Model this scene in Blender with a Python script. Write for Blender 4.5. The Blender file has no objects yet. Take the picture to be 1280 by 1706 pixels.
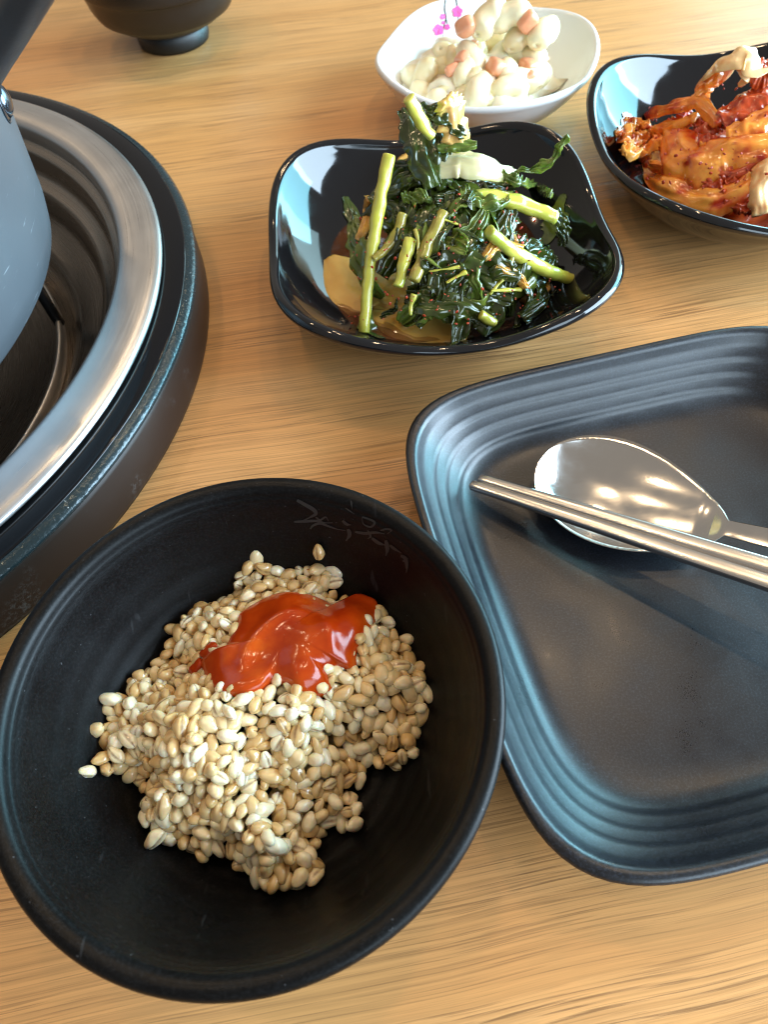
import bpy, math, random
import numpy as np
from mathutils import Vector, Matrix, Quaternion, noise
from mathutils.bvhtree import BVHTree

random.seed(7)
rng = np.random.default_rng(7)
sc = bpy.context.scene
COL = sc.collection
S = 0.86                      # build units -> metres

# ------------------------------------------------------------------ camera
FPX, ALPHA, ROLL, CAMH = 1183.0, math.radians(33), math.radians(-5), 0.2633
_c, _s = math.cos(ROLL), math.sin(ROLL)
_U = np.array([1., 0, 0]); _V = np.array([0, -math.cos(ALPHA), -math.sin(ALPHA)])
FWD = np.array([0, math.sin(ALPHA), -math.cos(ALPHA)])
EU = _c * _U - _s * _V; EV = _s * _U + _c * _V
CAM = np.array([0, 0, CAMH])
cam_d = bpy.data.cameras.new('camera'); cam = bpy.data.objects.new('camera', cam_d); COL.objects.link(cam)
M = Matrix.Identity(4)
for i in range(3):
    M[i][0], M[i][1], M[i][2], M[i][3] = EU[i], -EV[i], -FWD[i], CAM[i] * S
cam.matrix_world = M
cam_d.sensor_fit = 'VERTICAL'; cam_d.sensor_height = 24; cam_d.lens = 24 * FPX / 1706
cam_d.clip_start = 0.01; cam_d.clip_end = 50
cam_d.dof.use_dof = True; cam_d.dof.focus_distance = 0.232; cam_d.dof.aperture_fstop = 13.0
sc.camera = cam

# ------------------------------------------------------------------ light
world = bpy.data.worlds.new('World'); sc.world = world; world.use_nodes = True
bg = world.node_tree.nodes['Background']
bg.inputs[0].default_value = (1.0, 0.91, 0.81, 1); bg.inputs[1].default_value = 0.23

def area(name, loc, target, sx, sy, power, color):
    d = bpy.data.lights.new(name, 'AREA'); d.shape = 'RECTANGLE'; d.size = sx; d.size_y = sy
    d.energy = power; d.color = color
    o = bpy.data.objects.new(name, d); COL.objects.link(o); o.location = loc
    o.rotation_euler = (Vector(target) - Vector(loc)).to_track_quat('-Z', 'Z').to_euler()
    return o
# a tall window wall beside the table, in three panes
area('window_light', (1.35, -0.10, 0.42), (0, -0.10, 0.36), 1.30, 1.25, 70, (0.62, 0.82, 1.0))
area('window_light', (1.35, 1.00, 0.42), (0, 0.90, 0.32), 0.75, 1.25, 33, (0.30, 0.78, 0.98))
area('window_light', (1.35, 1.98, 0.42), (0, 1.60, 0.30), 1.10, 1.25, 15, (0.55, 0.90, 1.0))
area('window_light', (0.95, -1.25, 0.75), (0.05, 0.1, 0.05), 1.0, 1.0, 16, (0.66, 0.85, 1.0))
for x, y, z, e in ((0.34, 0.52, 1.15, 3.6), (0.02, 0.62, 1.2, 2.6), (-0.42, 0.75, 1.2, 3.6), (0.12, 1.15, 1.2, 3.0),
                   (0.62, 0.95, 1.2, 2.6), (-0.35, 0.15, 1.2, 2.2), (-0.75, 1.2, 1.2, 3.0)):
    d = bpy.data.lights.new('ceiling_bulb', 'POINT'); d.energy = e * 1.1; d.color = (1.0, 0.71, 0.42); d.shadow_soft_size = 0.018
    o = bpy.data.objects.new('ceiling_bulb', d); COL.objects.link(o); o.location = (x, y, z)
sc.view_settings.view_transform = 'Standard'; sc.view_settings.look = 'None'
sc.view_settings.exposure = 0.50; sc.view_settings.gamma = 1.0
sc.cycles.use_denoising = True
sc.cycles.max_bounces = 8
sc.cycles.filter_width = 1.1
sc.cycles.sample_clamp_indirect = 4.0
sc.cycles.caustics_reflective = False; sc.cycles.caustics_refractive = False

# ------------------------------------------------------------------ pixel helpers (units)
def pray(px, py):
    d = (px - 640) * EU + (py - 853) * EV + FPX * FWD
    return CAM, d / np.linalg.norm(d)
def un(px, py, z):
    o, d = pray(px, py); t = (z - o[2]) / d[2]
    return o + d * t
def hit(bvh, px, py):
    o, d = pray(px, py)
    loc, nrm, idx, dist = bvh.ray_cast(Vector(o), Vector(d))
    if loc is None: return None, None
    if nrm.dot(Vector(d)) > 0: nrm = -nrm
    return np.array(loc), np.array(nrm)
def hitf(bvh, px, py, z):            # as hit(), else the level z
    h_, n_ = hit(bvh, px, py)
    if h_ is not None: return h_, n_
    o, d = pray(px, py); t = z / math.hypot(d[0], d[1])      # z: level distance from the camera where nothing is met
    return o + d * t, np.array([0, -.4, .9])
def pxscale(p):                      # pixels per unit at a point
    return FPX / float((np.array(p) - CAM) @ FWD)

# ------------------------------------------------------------------ object helpers
def mk_mesh(name, V, F, smooth=True):
    me = bpy.data.meshes.new(name)
    me.from_pydata([tuple(v) for v in V], [], [tuple(f) for f in F]); me.update()
    if smooth: me.shade_smooth()
    return me
WORLD_LOC = {}
def obj(name, VF, mat, parent=None, base=None, smooth=True, kind=None):
    """mesh object from unit-space world vertices; origin at its parent's base or at its own base"""
    V = np.array(VF[0], float)
    if parent is not None: base = WORLD_LOC[parent.name]
    elif base is None: base = np.array([V[:, 0].mean(), V[:, 1].mean(), V[:, 2].min()])
    base = np.array(base, float)
    me = mk_mesh(name, (V - base) * S, VF[1], smooth)
    if mat is not None: me.materials.append(mat)
    o = bpy.data.objects.new(name, me); COL.objects.link(o)
    WORLD_LOC[o.name] = base
    if parent is not None:
        o.parent = parent
        pl = base - WORLD_LOC[parent.name]
        o.location = tuple(pl * S)
    else: o.location = tuple(base * S)
    if kind: o['kind'] = kind
    return o
def thing(name, label, cat, base, group=None):
    o = bpy.data.objects.new(name, None); COL.objects.link(o); o.location = tuple(np.array(base, float) * S)
    o.empty_display_size = 0.02
    WORLD_LOC[o.name] = np.array(base, float)
    return tag(o, label, cat, group)
def tag(o, label, cat, group=None):
    o['label'] = label; o['category'] = cat
    if group: o['group'] = group
    return o
def bvh_of(VF): return BVHTree.FromPolygons([tuple(v) for v in VF[0]], [tuple(f) for f in VF[1]])

def loft(rings, cap0=True, cap1=True, cyc=False):
    n = len(rings[0]); V = [p for r in rings for p in r]; F = []
    m = len(rings)
    for i in range(m if cyc else m - 1):
        a, b = i * n, ((i + 1) % m) * n
        for j in range(n):
            k = (j + 1) % n
            F.append((a + j, a + k, b + k, b + j))
    if not cyc:
        if cap0:
            V.append(np.mean(rings[0], 0)); c = len(V) - 1
            F += [(c, (j + 1) % n, j) for j in range(n)]
        if cap1:
            V.append(np.mean(rings[-1], 0)); c = len(V) - 1; a = (m - 1) * n
            F += [(c, a + j, a + (j + 1) % n) for j in range(n)]
    return V, F
def join(*parts):
    V, F = [], []
    for v, f in parts:
        o = len(V); V += list(v); F += [tuple(i + o for i in q) for q in f]
    return V, F
def cr(pts, m):                      # Catmull-Rom resample
    P = np.array(pts, float); n = len(P)
    if n == 2: return np.array([P[0] + (P[1] - P[0]) * t for t in np.linspace(0, 1, m)])
    Q = np.vstack([2 * P[0] - P[1], P, 2 * P[-1] - P[-2]]); out = []
    for t in np.linspace(0, n - 1, m):
        i = min(int(t), n - 2); u = t - i; a, b, c, d = Q[i:i + 4]
        out.append(.5 * ((2 * b) + (c - a) * u + (2 * a - 5 * b + 4 * c - d) * u * u + (3 * b - a - 3 * c + d) * u ** 3))
    return np.array(out)
def lathe(c, prof, n=96, m=None, wob=None):
    P = cr(prof, m) if m else np.array(prof, float)
    th = np.linspace(0, 2 * np.pi, n, endpoint=False)
    rings = [np.c_[c[0] + max(r, 1e-5) * np.cos(th), c[1] + max(r, 1e-5) * np.sin(th), np.full(n, z)] for r, z in P]
    return loft(rings, False, False)
def nz(p, s): return noise.noise(Vector((p[0] * s, p[1] * s, p[2] * s)))
def frame_along(P, up):
    T = np.gradient(P, axis=0); T /= np.linalg.norm(T, axis=1)[:, None] + 1e-12
    up = np.array(up, float)
    if up.ndim == 1: up = np.tile(up, (len(P), 1))
    Sd = np.cross(T, up); Sd /= np.linalg.norm(Sd, axis=1)[:, None] + 1e-12
    N = np.cross(Sd, T)
    return T, Sd, N
def tube(pts, rad, n=12, m=24, bump=0, bs=300, flat=1.0, up=(0, 0, 1), roundend=True):
    P = cr(pts, m); T, Sd, N = frame_along(P, up); rings = []
    for i in range(m):
        s = i / (m - 1); r = rad(s) if callable(rad) else rad
        ring = []
        for j in range(n):
            a = 2 * np.pi * j / n
            p = P[i] + Sd[i] * r * np.cos(a) + N[i] * r * flat * np.sin(a)
            if bump: p = p + (Sd[i] * np.cos(a) + N[i] * np.sin(a)) * bump * nz(p, bs)
            ring.append(p)
        rings.append(np.array(ring))
    if roundend:
        for e, ii, d in ((0, 0, -1), (1, m - 1, 1)):
            c = P[ii]; r0 = rings[ii] if e == 0 else rings[-1]
            rr = np.linalg.norm(r0[0] - c)
            new = [c + (r0 - c) * k + T[ii] * d * rr * q for k, q in ((.85, .12), (.5, .2))]
            rings = (new[::-1] + rings) if e == 0 else (rings + new)
    return loft(rings)
def slab(pts, width, thick, ups=(0, 0, 1), m=28, k=9, curl=0., wave=0., wf=(3, 2), ns=0., nsc=120, seed=0, twist=0., rib=0., rag=0.):
    """bent, wavy slab of food along a path"""
    P = cr(pts, m); T, Sd, N = frame_along(P, ups); rings = []
    ph = seed * 1.7
    for i in range(m):
        s = i / (m - 1); w = width(s) if callable(width) else width
        sd, nn = Sd[i], N[i]
        if twist:
            a = twist * (s - .5); sd, nn = sd * np.cos(a) + nn * np.sin(a), nn * np.cos(a) - sd * np.sin(a)
        top, bot = [], []
        for j in range(k):
            t = -1 + 2 * j / (k - 1)
            h = curl * t * t * w + wave * np.sin(wf[0] * 2 * np.pi * s + ph) * np.cos(wf[1] * np.pi * t + ph * .6)
            if rib: h += rib * (math.sin(t * 11 + 2 * nz(P[i] + seed, 60)) + 1.2 * nz((t * .02, s * .012, seed * .1), 420))
            wr = w * (1 + rag * nz((s * .1, math.copysign(.05, t), seed * .31), 130)) if rag else w
            p = P[i] + sd * t * wr / 2 + nn * h
            if ns:
                q = p + seed * .37
                p = p + nn * ns * nz(q, nsc) + sd * ns * .5 * nz(q + 3.1, nsc)
            th = thick * math.sqrt(max(0.02, 1 - abs(t) ** 3)) / 2
            top.append(p + nn * th); bot.append(p - nn * th)
        rings.append(np.array(top + bot[::-1]))
    return loft(rings)
def superell(c, ax, R=None, e=.35, nu=16, nv=10, ns=0, nsc=100, seed=0):
    V = []; sg = lambda v, p: math.copysign(abs(v) ** p, v)
    rings = []
    for i in range(1, nv):
        ph = -np.pi / 2 + np.pi * i / nv; ring = []
        for j in range(nu):
            th = 2 * np.pi * j / nu
            p = np.array([ax[0] * sg(math.cos(ph), e) * sg(math.cos(th), e), ax[1] * sg(math.cos(ph), e) * sg(math.sin(th), e), ax[2] * sg(math.sin(ph), e)])
            if ns: p = p * (1 + ns * nz(p + seed * .13, nsc))
            if R is not None: p = R @ p
            ring.append(p + c)
        rings.append(np.array(ring))
    return loft(rings)
def rotm(ax, a): return np.array(Matrix.Rotation(a, 3, Vector(ax)))
def align(xdir, ndir):               # matrix whose x axis follows xdir and z axis ndir
    n = np.array(ndir, float); n /= np.linalg.norm(n)
    x = np.array(xdir, float); x -= n * (x @ n); x /= np.linalg.norm(x) + 1e-9
    return np.c_[x, np.cross(n, x), n]
def rrot():
    return np.array(Quaternion((random.gauss(0, 1), random.gauss(0, 1), random.gauss(0, 1), random.gauss(0, 1))).normalized().to_matrix())

# ------------------------------------------------------------------ material helpers
class NT:
    def __init__(s, name):
        s.m = bpy.data.materials.new(name); s.m.use_nodes = True; s.t = s.m.node_tree
        s.b = s.t.nodes['Principled BSDF']
    def n(s, typ, **kw):
        nd = s.t.nodes.new(typ)
        for k, v in kw.items():
            if k in nd.inputs: s.set(nd, k, v)
            else: setattr(nd, k, v)
        return nd
    def set(s, nd, k, v):
        if isinstance(v, bpy.types.NodeSocket): s.t.links.new(v, nd.inputs[k])
        else:
            if isinstance(v, tuple) and len(v) == 3 and nd.inputs[k].type == 'RGBA': v = v + (1,)
            nd.inputs[k].default_value = v
    def p(s, **kw):
        for k, v in kw.items(): s.set(s.b, k.replace('_', ' '), v)
        return s
    def coord(s, scale=(1, 1, 1), rot=0, which='Object'):
        c = s.n('ShaderNodeTexCoord'); mp = s.n('ShaderNodeMapping')
        s.t.links.new(c.outputs[which], mp.inputs[0]); mp.inputs['Scale'].default_value = scale; mp.inputs['Rotation'].default_value = (0, 0, rot)
        return mp.outputs[0]
    def noise(s, vec, scale, detail=3, rough=.55, dist=0):
        nd = s.n('ShaderNodeTexNoise'); s.t.links.new(vec, nd.inputs['Vector'])
        nd.inputs['Scale'].default_value = scale; nd.inputs['Detail'].default_value = detail
        nd.inputs['Roughness'].default_value = rough; nd.inputs['Distortion'].default_value = dist
        return nd.outputs['Fac']
    def ramp(s, fac, stops):
        nd = s.n('ShaderNodeValToRGB'); s.t.links.new(fac, nd.inputs[0]); cr_ = nd.color_ramp
        while len(cr_.elements) < len(stops): cr_.elements.new(.5)
        for e, (p, c) in zip(cr_.elements, stops):
            e.position = p; e.color = (c, c, c, 1) if not isinstance(c, tuple) else c + (1,)
        return nd.outputs[0]
    def mix(s, fac, a, b, typ='MIX'):
        nd = s.n('ShaderNodeMix', data_type='RGBA', blend_type=typ)
        for i, v in ((0, fac), (6, a), (7, b)):
            if isinstance(v, bpy.types.NodeSocket): s.t.links.new(v, nd.inputs[i])
            else: nd.inputs[i].default_value = v if not isinstance(v, tuple) else v + (1,)
        return nd.outputs[2]
    def math(s, op, a, b=0.):
        nd = s.n('ShaderNodeMath', operation=op)
        for i, v in enumerate((a, b)):
            if isinstance(v, bpy.types.NodeSocket): s.t.links.new(v, nd.inputs[i])
            else: nd.inputs[i].default_value = v
        return nd.outputs[0]
    def bump(s, h, strength=.2, dist=.001):
        nd = s.n('ShaderNodeBump'); s.t.links.new(h, nd.inputs['Height'])
        nd.inputs['Strength'].default_value = strength; nd.inputs['Distance'].default_value = dist
        s.t.links.new(nd.outputs[0], s.b.inputs['Normal']); return s
    def rand(s):
        a = s.n('ShaderNodeObjectInfo').outputs['Random']; b = s.n('ShaderNodeNewGeometry').outputs['Random Per Island']
        return s.math('FRACT', s.math('ADD', a, b))

def m_wood():
    w = NT('oak_laminate'); RZ = math.radians(-5.6)
    lo = w.noise(w.coord((1, 1, 1), RZ), 5, 2)
    c0 = w.n('ShaderNodeTexCoord').outputs['Object']
    # bend the grain a little
    mp = w.n('ShaderNodeMapping'); w.t.links.new(c0, mp.inputs[0]); mp.inputs['Rotation'].default_value = (0, 0, RZ)
    sep = w.n('ShaderNodeSeparateXYZ'); w.t.links.new(mp.outputs[0], sep.inputs[0])
    yb = w.math('ADD', sep.outputs[1], w.math('MULTIPLY', lo, 0.018))
    def vec(kx, ky):
        cb = w.n('ShaderNodeCombineXYZ'); w.t.links.new(w.math('MULTIPLY', sep.outputs[0], kx), cb.inputs[0])
        w.t.links.new(w.math('MULTIPLY', yb, ky), cb.inputs[1]); return cb.outputs[0]
    band = w.noise(vec(2.2, 34), 1, 4, .6)
    fine = w.noise(vec(8, 640), 1, 5, .7)
    pore = w.noise(vec(20, 1150), 1, 3, .6)
    poremask = w.noise(vec(5, 60), 1, 2, .5)
    col = w.ramp(band, [(.25, (.57, .262, .084)), (.45, (.665, .325, .112)), (.6, (.705, .360, .134)), (.80, (.76, .415, .175))])
    col = w.mix(w.ramp(fine, [(.34, .62), (.58, 0.)]), col, (.40, .195, .07))
    pm = w.math('MULTIPLY', w.ramp(pore, [(.53, 0.), (.62, 1.)]), w.ramp(poremask, [(.42, .10), (.64, .85)]))
    col = w.mix(pm, col, (.23, .115, .045))
    hair = w.noise(vec(20, 1900), 1, 2, .5)
    col = w.mix(w.ramp(hair, [(.55, 0.), (.68, .55)]), col, (.27, .13, .05))
    w.p(Base_Color=col, Roughness=w.ramp(band, [(.3, .34), (.7, .27)]), Specular_IOR_Level=.45)
    w.bump(w.math('SUBTRACT', w.math('MULTIPLY', fine, .4), pm), .25, .0004)
    return w.m
def m_simple(name, base, rough, metal=0., spec=.5, var=.0, vs=200, bumps=0., bsc=800, rvar=0., rs=60, coat=0., **kw):
    w = NT(name); col = base
    v = w.coord()
    if var:
        f = w.noise(v, vs, 4); col = w.mix(f, tuple(c * (1 - var) for c in base), tuple(min(1, c * (1 + var)) for c in base))
    r = rough
    if rvar:
        f = w.noise(v, rs, 4); r = w.ramp(f, [(.3, max(.02, rough - rvar)), (.7, rough + rvar)])
    w.p(Base_Color=col, Roughness=r, Metallic=metal, Specular_IOR_Level=spec, Coat_Weight=coat, Coat_Roughness=.06, **kw)
    if bumps: w.bump(w.noise(v, bsc, 3), bumps, .0006)
    return w.m
def m_scuffed(name, base, rough, speck=(.2, .2, .21), amt=.5, gs=500, bs=.15, spec=.5):
    """matte black melamine: fine grain, faint scuffs, tiny pale specks"""
    w = NT(name); v = w.coord()
    g = w.noise(v, 2600, 2); f = w.noise(v, 45, 5, .65)
    scr = w.noise(w.coord((300, 26, 60), .6), 1, 2)
    col = w.mix(f, tuple(c * .7 for c in base), tuple(c * 1.4 for c in base))
    col = w.mix(1., col, w.ramp(w.noise(v, 1500, 2, .7), [(.32, .25), (.5, .8), (.70, 2.6)]), 'MULTIPLY')
    sp = w.ramp(w.noise(v, 900, 1), [(.77, 0.), (.80, 1.)])
    col = w.mix(w.math('MULTIPLY', sp, amt * .35), col, speck)
    col = w.mix(w.math('MULTIPLY', w.ramp(scr, [(.70, 0.), (.74, 1.)]), amt * .10), col, speck)
    w.p(Base_Color=col, Roughness=w.math('ADD', w.ramp(f, [(.3, rough - .07), (.7, rough + .08)]), w.math('MULTIPLY', w.math('SUBTRACT', g, .5), .15)), Specular_IOR_Level=spec)
    w.bump(g, bs, .0003)
    return w.m

MAT = {}
MAT['wood'] = m_wood()
MAT['plate'] = m_scuffed('matte_black_melamine', (.0070, .0085, .0125), .34, bs=.05, spec=.6, amt=.22)
MAT['bowl'] = m_scuffed('satin_black_melamine', (.0026, .0026, .0028), .40, bs=.03, spec=.19, amt=.6)
MAT['gloss'] = m_simple('gloss_black_melamine', (.006, .006, .007), .07, spec=.6, rvar=.035, rs=90, bumps=.012, bsc=60)
MAT['white'] = m_simple('white_melamine', (.78, .78, .77), .12, spec=.5, rvar=.04)
MAT['lacquer'] = m_simple('dark_brown_melamine', (.012, .009, .007), .33, var=.3, vs=60, rvar=.06)
MAT['foot'] = m_simple('black_melamine_foot', (.006, .006, .006), .45)

def m_steel(name, base, rough, streak, c=(0, 0)):
    w = NT(name)
    co = w.n('ShaderNodeTexCoord').outputs['Object']; sep = w.n('ShaderNodeSeparateXYZ'); w.t.links.new(co, sep.inputs[0])
    r = w.math('POWER', w.math('ADD', w.math('POWER', sep.outputs[0], 2.), w.math('POWER', sep.outputs[1], 2.)), .5)
    a = w.math('ARCTAN2', sep.outputs[1], sep.outputs[0])
    cb = w.n('ShaderNodeCombineXYZ'); w.t.links.new(w.math('MULTIPLY', a, 3.), cb.inputs[0]); w.t.links.new(w.math('MULTIPLY', r, 1500.), cb.inputs[1])
    f = w.noise(cb.outputs[0], 1, 3); g = w.noise(co, 40, 4)
    w.p(Base_Color=w.mix(g, tuple(k * .8 for k in base), base), Metallic=1., Roughness=w.math('ADD', w.ramp(f, [(.3, rough - .06), (.7, rough + .08)]), w.math('MULTIPLY', g, .1)))
    w.bump(f, streak, .0003)
    return w.m
MAT['ring'] = m_steel('brushed_steel_ring', (.74, .73, .72), .28, .08)
MAT['pan'] = m_steel('stained_steel_pan', (.40, .35, .30), .22, .06)
MAT['glass'] = m_simple('black_ceramic_glass', (.004, .004, .005), .10, spec=.35, rvar=.05, rs=200)
def m_trim():
    w = NT('chipped_glass_edge'); v = w.coord()
    n1 = w.noise(v, 260, 4, .7); chip = w.ramp(n1, [(.68, 0.), (.72, 1.)])
    w.p(Base_Color=w.mix(chip, (.02, .035, .04), (.6, .62, .62)), Metallic=.35, Roughness=w.ramp(w.noise(v, 700, 2), [(.3, .12), (.7, .32)]), Specular_IOR_Level=.7)
    w.bump(w.noise(v, 420, 3), .5, .0006); return w.m
MAT['trim'] = m_trim()
def m_skirt():
    w = NT('grimy_brown_plastic'); v = w.coord()
    big = w.noise(v, 26, 4, .6); sm = w.noise(v, 520, 4, .75)
    k = w.math('MULTIPLY', w.ramp(big, [(.56, 0.), (.70, .8)]), w.ramp(sm, [(.48, 0.), (.62, 1.)]))
    w.p(Base_Color=w.mix(k, (.030, .018, .013), (.13, .118, .11)), Roughness=w.mix(k, (.38,) * 3, (.8,) * 3), Specular_IOR_Level=.2)
    w.bump(k, .2, .0003); return w.m
MAT['skirt'] = m_skirt()
def m_pot():
    w = NT('worn_grey_anodised_metal'); v = w.coord()
    f = w.noise(v, 22, 4); s_ = w.ramp(w.noise(w.coord((60, 60, 700), .4), 1, 2), [(.69, 0.), (.74, 1.)])
    col = w.mix(f, (.070, .077, .088), (.105, .113, .125)); col = w.mix(w.math('MULTIPLY', s_, .4), col, (.4, .42, .45))
    w.p(Base_Color=col, Metallic=.25, Roughness=w.ramp(f, [(.3, .38), (.7, .48)]), Specular_IOR_Level=.5)
    w.bump(w.noise(v, 1500, 2), .08, .0003); return w.m
MAT['pot'] = m_pot()
MAT['handle'] = m_simple('scuffed_black_handle', (.022, .024, .027), .42, var=.4, vs=70, rvar=.08, bumps=.1)
MAT['rivet'] = m_simple('dark_polished_rivet', (.12, .14, .17), .14, metal=.9)
def m_cut():
    w = NT('stainless_cutlery'); v = w.coord()
    f = w.noise(v, 120, 4); g = w.noise(w.coord((40, 900, 900)), 1, 2)
    w.p(Base_Color=(.72, .70, .67), Metallic=1., Roughness=w.math('ADD', w.ramp(f, [(.35, .09), (.7, .17)]), w.math('MULTIPLY', g, .05)))
    w.bump(g, .02, .0002); return w.m
MAT['cutlery'] = m_cut()
MAT['chop'] = m_simple('satin_stainless', (.70, .68, .65), .24, metal=1., rvar=.02, rs=150)

# ================================================================== TABLE (with the cut-out the burner drops into)
BC = np.array([-.3230, .2985])                       # burner centre
def build_table():
    n = 120; x0, x1, y0, y1 = -.85, .80, -.32, 1.35
    th = np.linspace(0, 2 * np.pi, n, endpoint=False)
    outer = []
    for t in th:
        d = np.array([math.cos(t), math.sin(t)])
        k = min(((x1 if d[0] > 0 else x0) - BC[0]) / d[0] if abs(d[0]) > 1e-9 else 9, ((y1 if d[1] > 0 else y0) - BC[1]) / d[1] if abs(d[1]) > 1e-9 else 9)
        outer.append(BC + d * k)
    for cx, cy in ((x0, y0), (x0, y1), (x1, y0), (x1, y1)):
        i = int(np.argmin([np.hypot(*(q - (cx, cy))) for q in outer])); outer[i] = np.array([cx, cy])
    outer = np.array(outer); inner = np.c_[BC[0] + .222 * np.cos(th), BC[1] + .222 * np.sin(th)]
    z = lambda a, h: np.c_[a, np.full(n, h)]
    mid = inner + (outer - inner) * .3
    return loft([z(inner, 0), z(mid, 0), z(outer, 0), z(outer, -.003), z(outer, -.034), z(inner, -.034)], cyc=True)
tv, tf = build_table()
table = obj('table_top', (tv, tf), MAT['wood'], base=(0, 0, 0), smooth=False, kind='structure')
table['label'] = 'light oak wood grain laminate table top under all the dishes'

# ================================================================== BURNER
burner = thing('table_burner', 'round tabletop burner with steel ring, black glass rim and brown base', 'burner', (BC[0], BC[1], 0))
R0 = .2372
obj('base_skirt', lathe(BC, [(R0 - .012, .0005), (R0, .0005), (R0 + .0004, .003), (R0, .024), (R0 - .002, .0268), (R0 - .010, .0272)], 160), MAT['skirt'], burner)
obj('glass_edge', lathe(BC, [(R0 - .006, .0268), (R0 - .0005, .0270), (R0 + .0006, .0278), (R0 - .0002, .0290), (R0 - .0018, .0302), (R0 - .0040, .0310), (R0 - .006, .0308)], 160), MAT['trim'], burner)
obj('glass_ring', lathe(BC, [(R0 - .0045, .0260), (R0 - .0045, .0311), (R0 - .0055, .0314), (R0 - .019, .0312), (R0 - .020, .0306), (R0 - .020, .0262)], 160), MAT['glass'], burner)
obj('steel_ring', lathe(BC, [(R0 - .0195, .0295), (R0 - .0165, .0318), (R0 - .0160, .0330), (R0 - .0172, .0346), (R0 - .0205, .0360), (R0 - .0280, .0368), (R0 - .0350, .0362), (R0 - .0385, .0340), (R0 - .0394, .0305), (R0 - .0396, .026)], 200, 40), MAT['ring'], burner)
obj('drip_pan', lathe(BC, [(R0 - .0385, .0270), (R0 - .0396, .0255), (R0 - .0415, .0238), (R0 - .0440, .0234), (R0 - .0453, .0215), (R0 - .0458, .0120), (R0 - .0480, .0085), (R0 - .0540, .0078), (R0 - .0570, .0060), (R0 - .0580, -.006), (R0 - .0610, -.011), (R0 - .075, -.0125), (R0 - .080, -.015), (R0 - .084, -.028), (.06, -.030), (.001, -.030)], 160), MAT['pan'], burner)
obj('burner_head', lathe(BC, [(.1465, -.029), (.1465, -.020), (.1450, -.0185), (.1435, -.020), (.1435, -.029)], 128), MAT['ring'], burner)
sup = []
for i in range(6):
    a = i * math.pi / 3 + .3; d = np.array([math.cos(a), math.sin(a)])
    pts = [(BC[0] + d[0] * r, BC[1] + d[1] * r, z) for r, z in ((.145, -.024), (.14, .020), (.11, .030), (.05, .030))]
    obj('pot_support', tube(pts, .0032, 8, 16, up=(-d[1], d[0], .01)), MAT['foot'], burner)

# ================================================================== POT
pot = thing('cooking_pot', 'large blue grey metal pot standing on the tabletop burner', 'pot', (BC[0], BC[1], .0335))
PZ = .0335
pv = lathe(BC, [(.0005, PZ), (.153, PZ), (.1620, PZ + .002), (.1675, PZ + .008), (.1695, PZ + .018), (.1725, PZ + .055), (.1745, PZ + .095), (.1775, PZ + .125), (.1795, PZ + .127), (.1790, PZ + .1285), (.1750, PZ + .128), (.1720, PZ + .09), (.1665, PZ + .045), (.160, PZ + .010), (.150, PZ + .005), (.0005, PZ + .004)], 160)
pbv = bvh_of(pv)
obj('body', pv, MAT['pot'], pot)
h, nn = hit(pbv, 3, 168)
if h is not None:
    A = align((0, 0, 1), nn)
    def dome(c, A, r, hh, n=24):
        rings = []
        for k in np.linspace(0, 1, 7):
            a = k * math.pi / 2; rr = r * math.cos(a) + 1e-5
            rings.append(np.array([c + A @ np.array([rr * math.cos(t), rr * math.sin(t), hh * math.sin(a)]) for t in np.linspace(0, 2 * np.pi, n, endpoint=False)]))
        return loft(rings, True, True)
    rv = obj('rivet', dome(h, A, .0072, .004), MAT['rivet'], pot)
    obj('washer', dome(h, A, .0092, .0012), MAT['rivet'], rv)

# handle: a bar rising off the rim, away from the burner
hA = un(-52, 160, .150); hB = un(0, 72, .166); hC = un(72, -52, .188)
obj('handle', tube([hA, hB, hC], lambda s: .0068, 20, 30, flat=.8), MAT['handle'], pot)

# ================================================================== LARGE BOWL
LB = np.array([-.0461, .0745])
in_prof = [(.0005, .0088), (.024, .0089), (.036, .0102), (.046, .0142), (.0535, .0205), (.0600, .0300), (.0655, .0420), (.0690, .0530), (.0706, .0570)]
prof_in = cr(in_prof, 40)
rip = prof_in.copy()
for i in range(len(rip)):
    rip[i, 1] += .00022 * math.sin(i * 1.9)
lip = cr([(.0706, .0570), (.0716, .0590), (.0735, .0602), (.0757, .0602), (.0771, .0592), (.0775, .0575), (.0766, .0555)], 20)
outp = cr([(.0766, .0555), (.0745, .0500), (.0715, .0420), (.0660, .0300), (.0590, .0190), (.0500, .0110), (.0390, .0060), (.0345, .0050), (.0335, .0005), (.0310, .0005), (.0300, .0030), (.0005, .0032)], 40)
bv = lathe(LB, np.vstack([rip, lip[1:], outp[1:]]), 192)
bowl = thing('bowl', 'large round matte black bowl holding barley and red sauce', 'bowl', (LB[0], LB[1], 0))
obj('bowl_body', bv, MAT['bowl'], bowl)
bbvh = bvh_of(bv)
def bowl_in(x, y):
    r = np.hypot(x - LB[0], y - LB[1])
    return np.interp(r, prof_in[:, 0], prof_in[:, 1])

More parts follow.
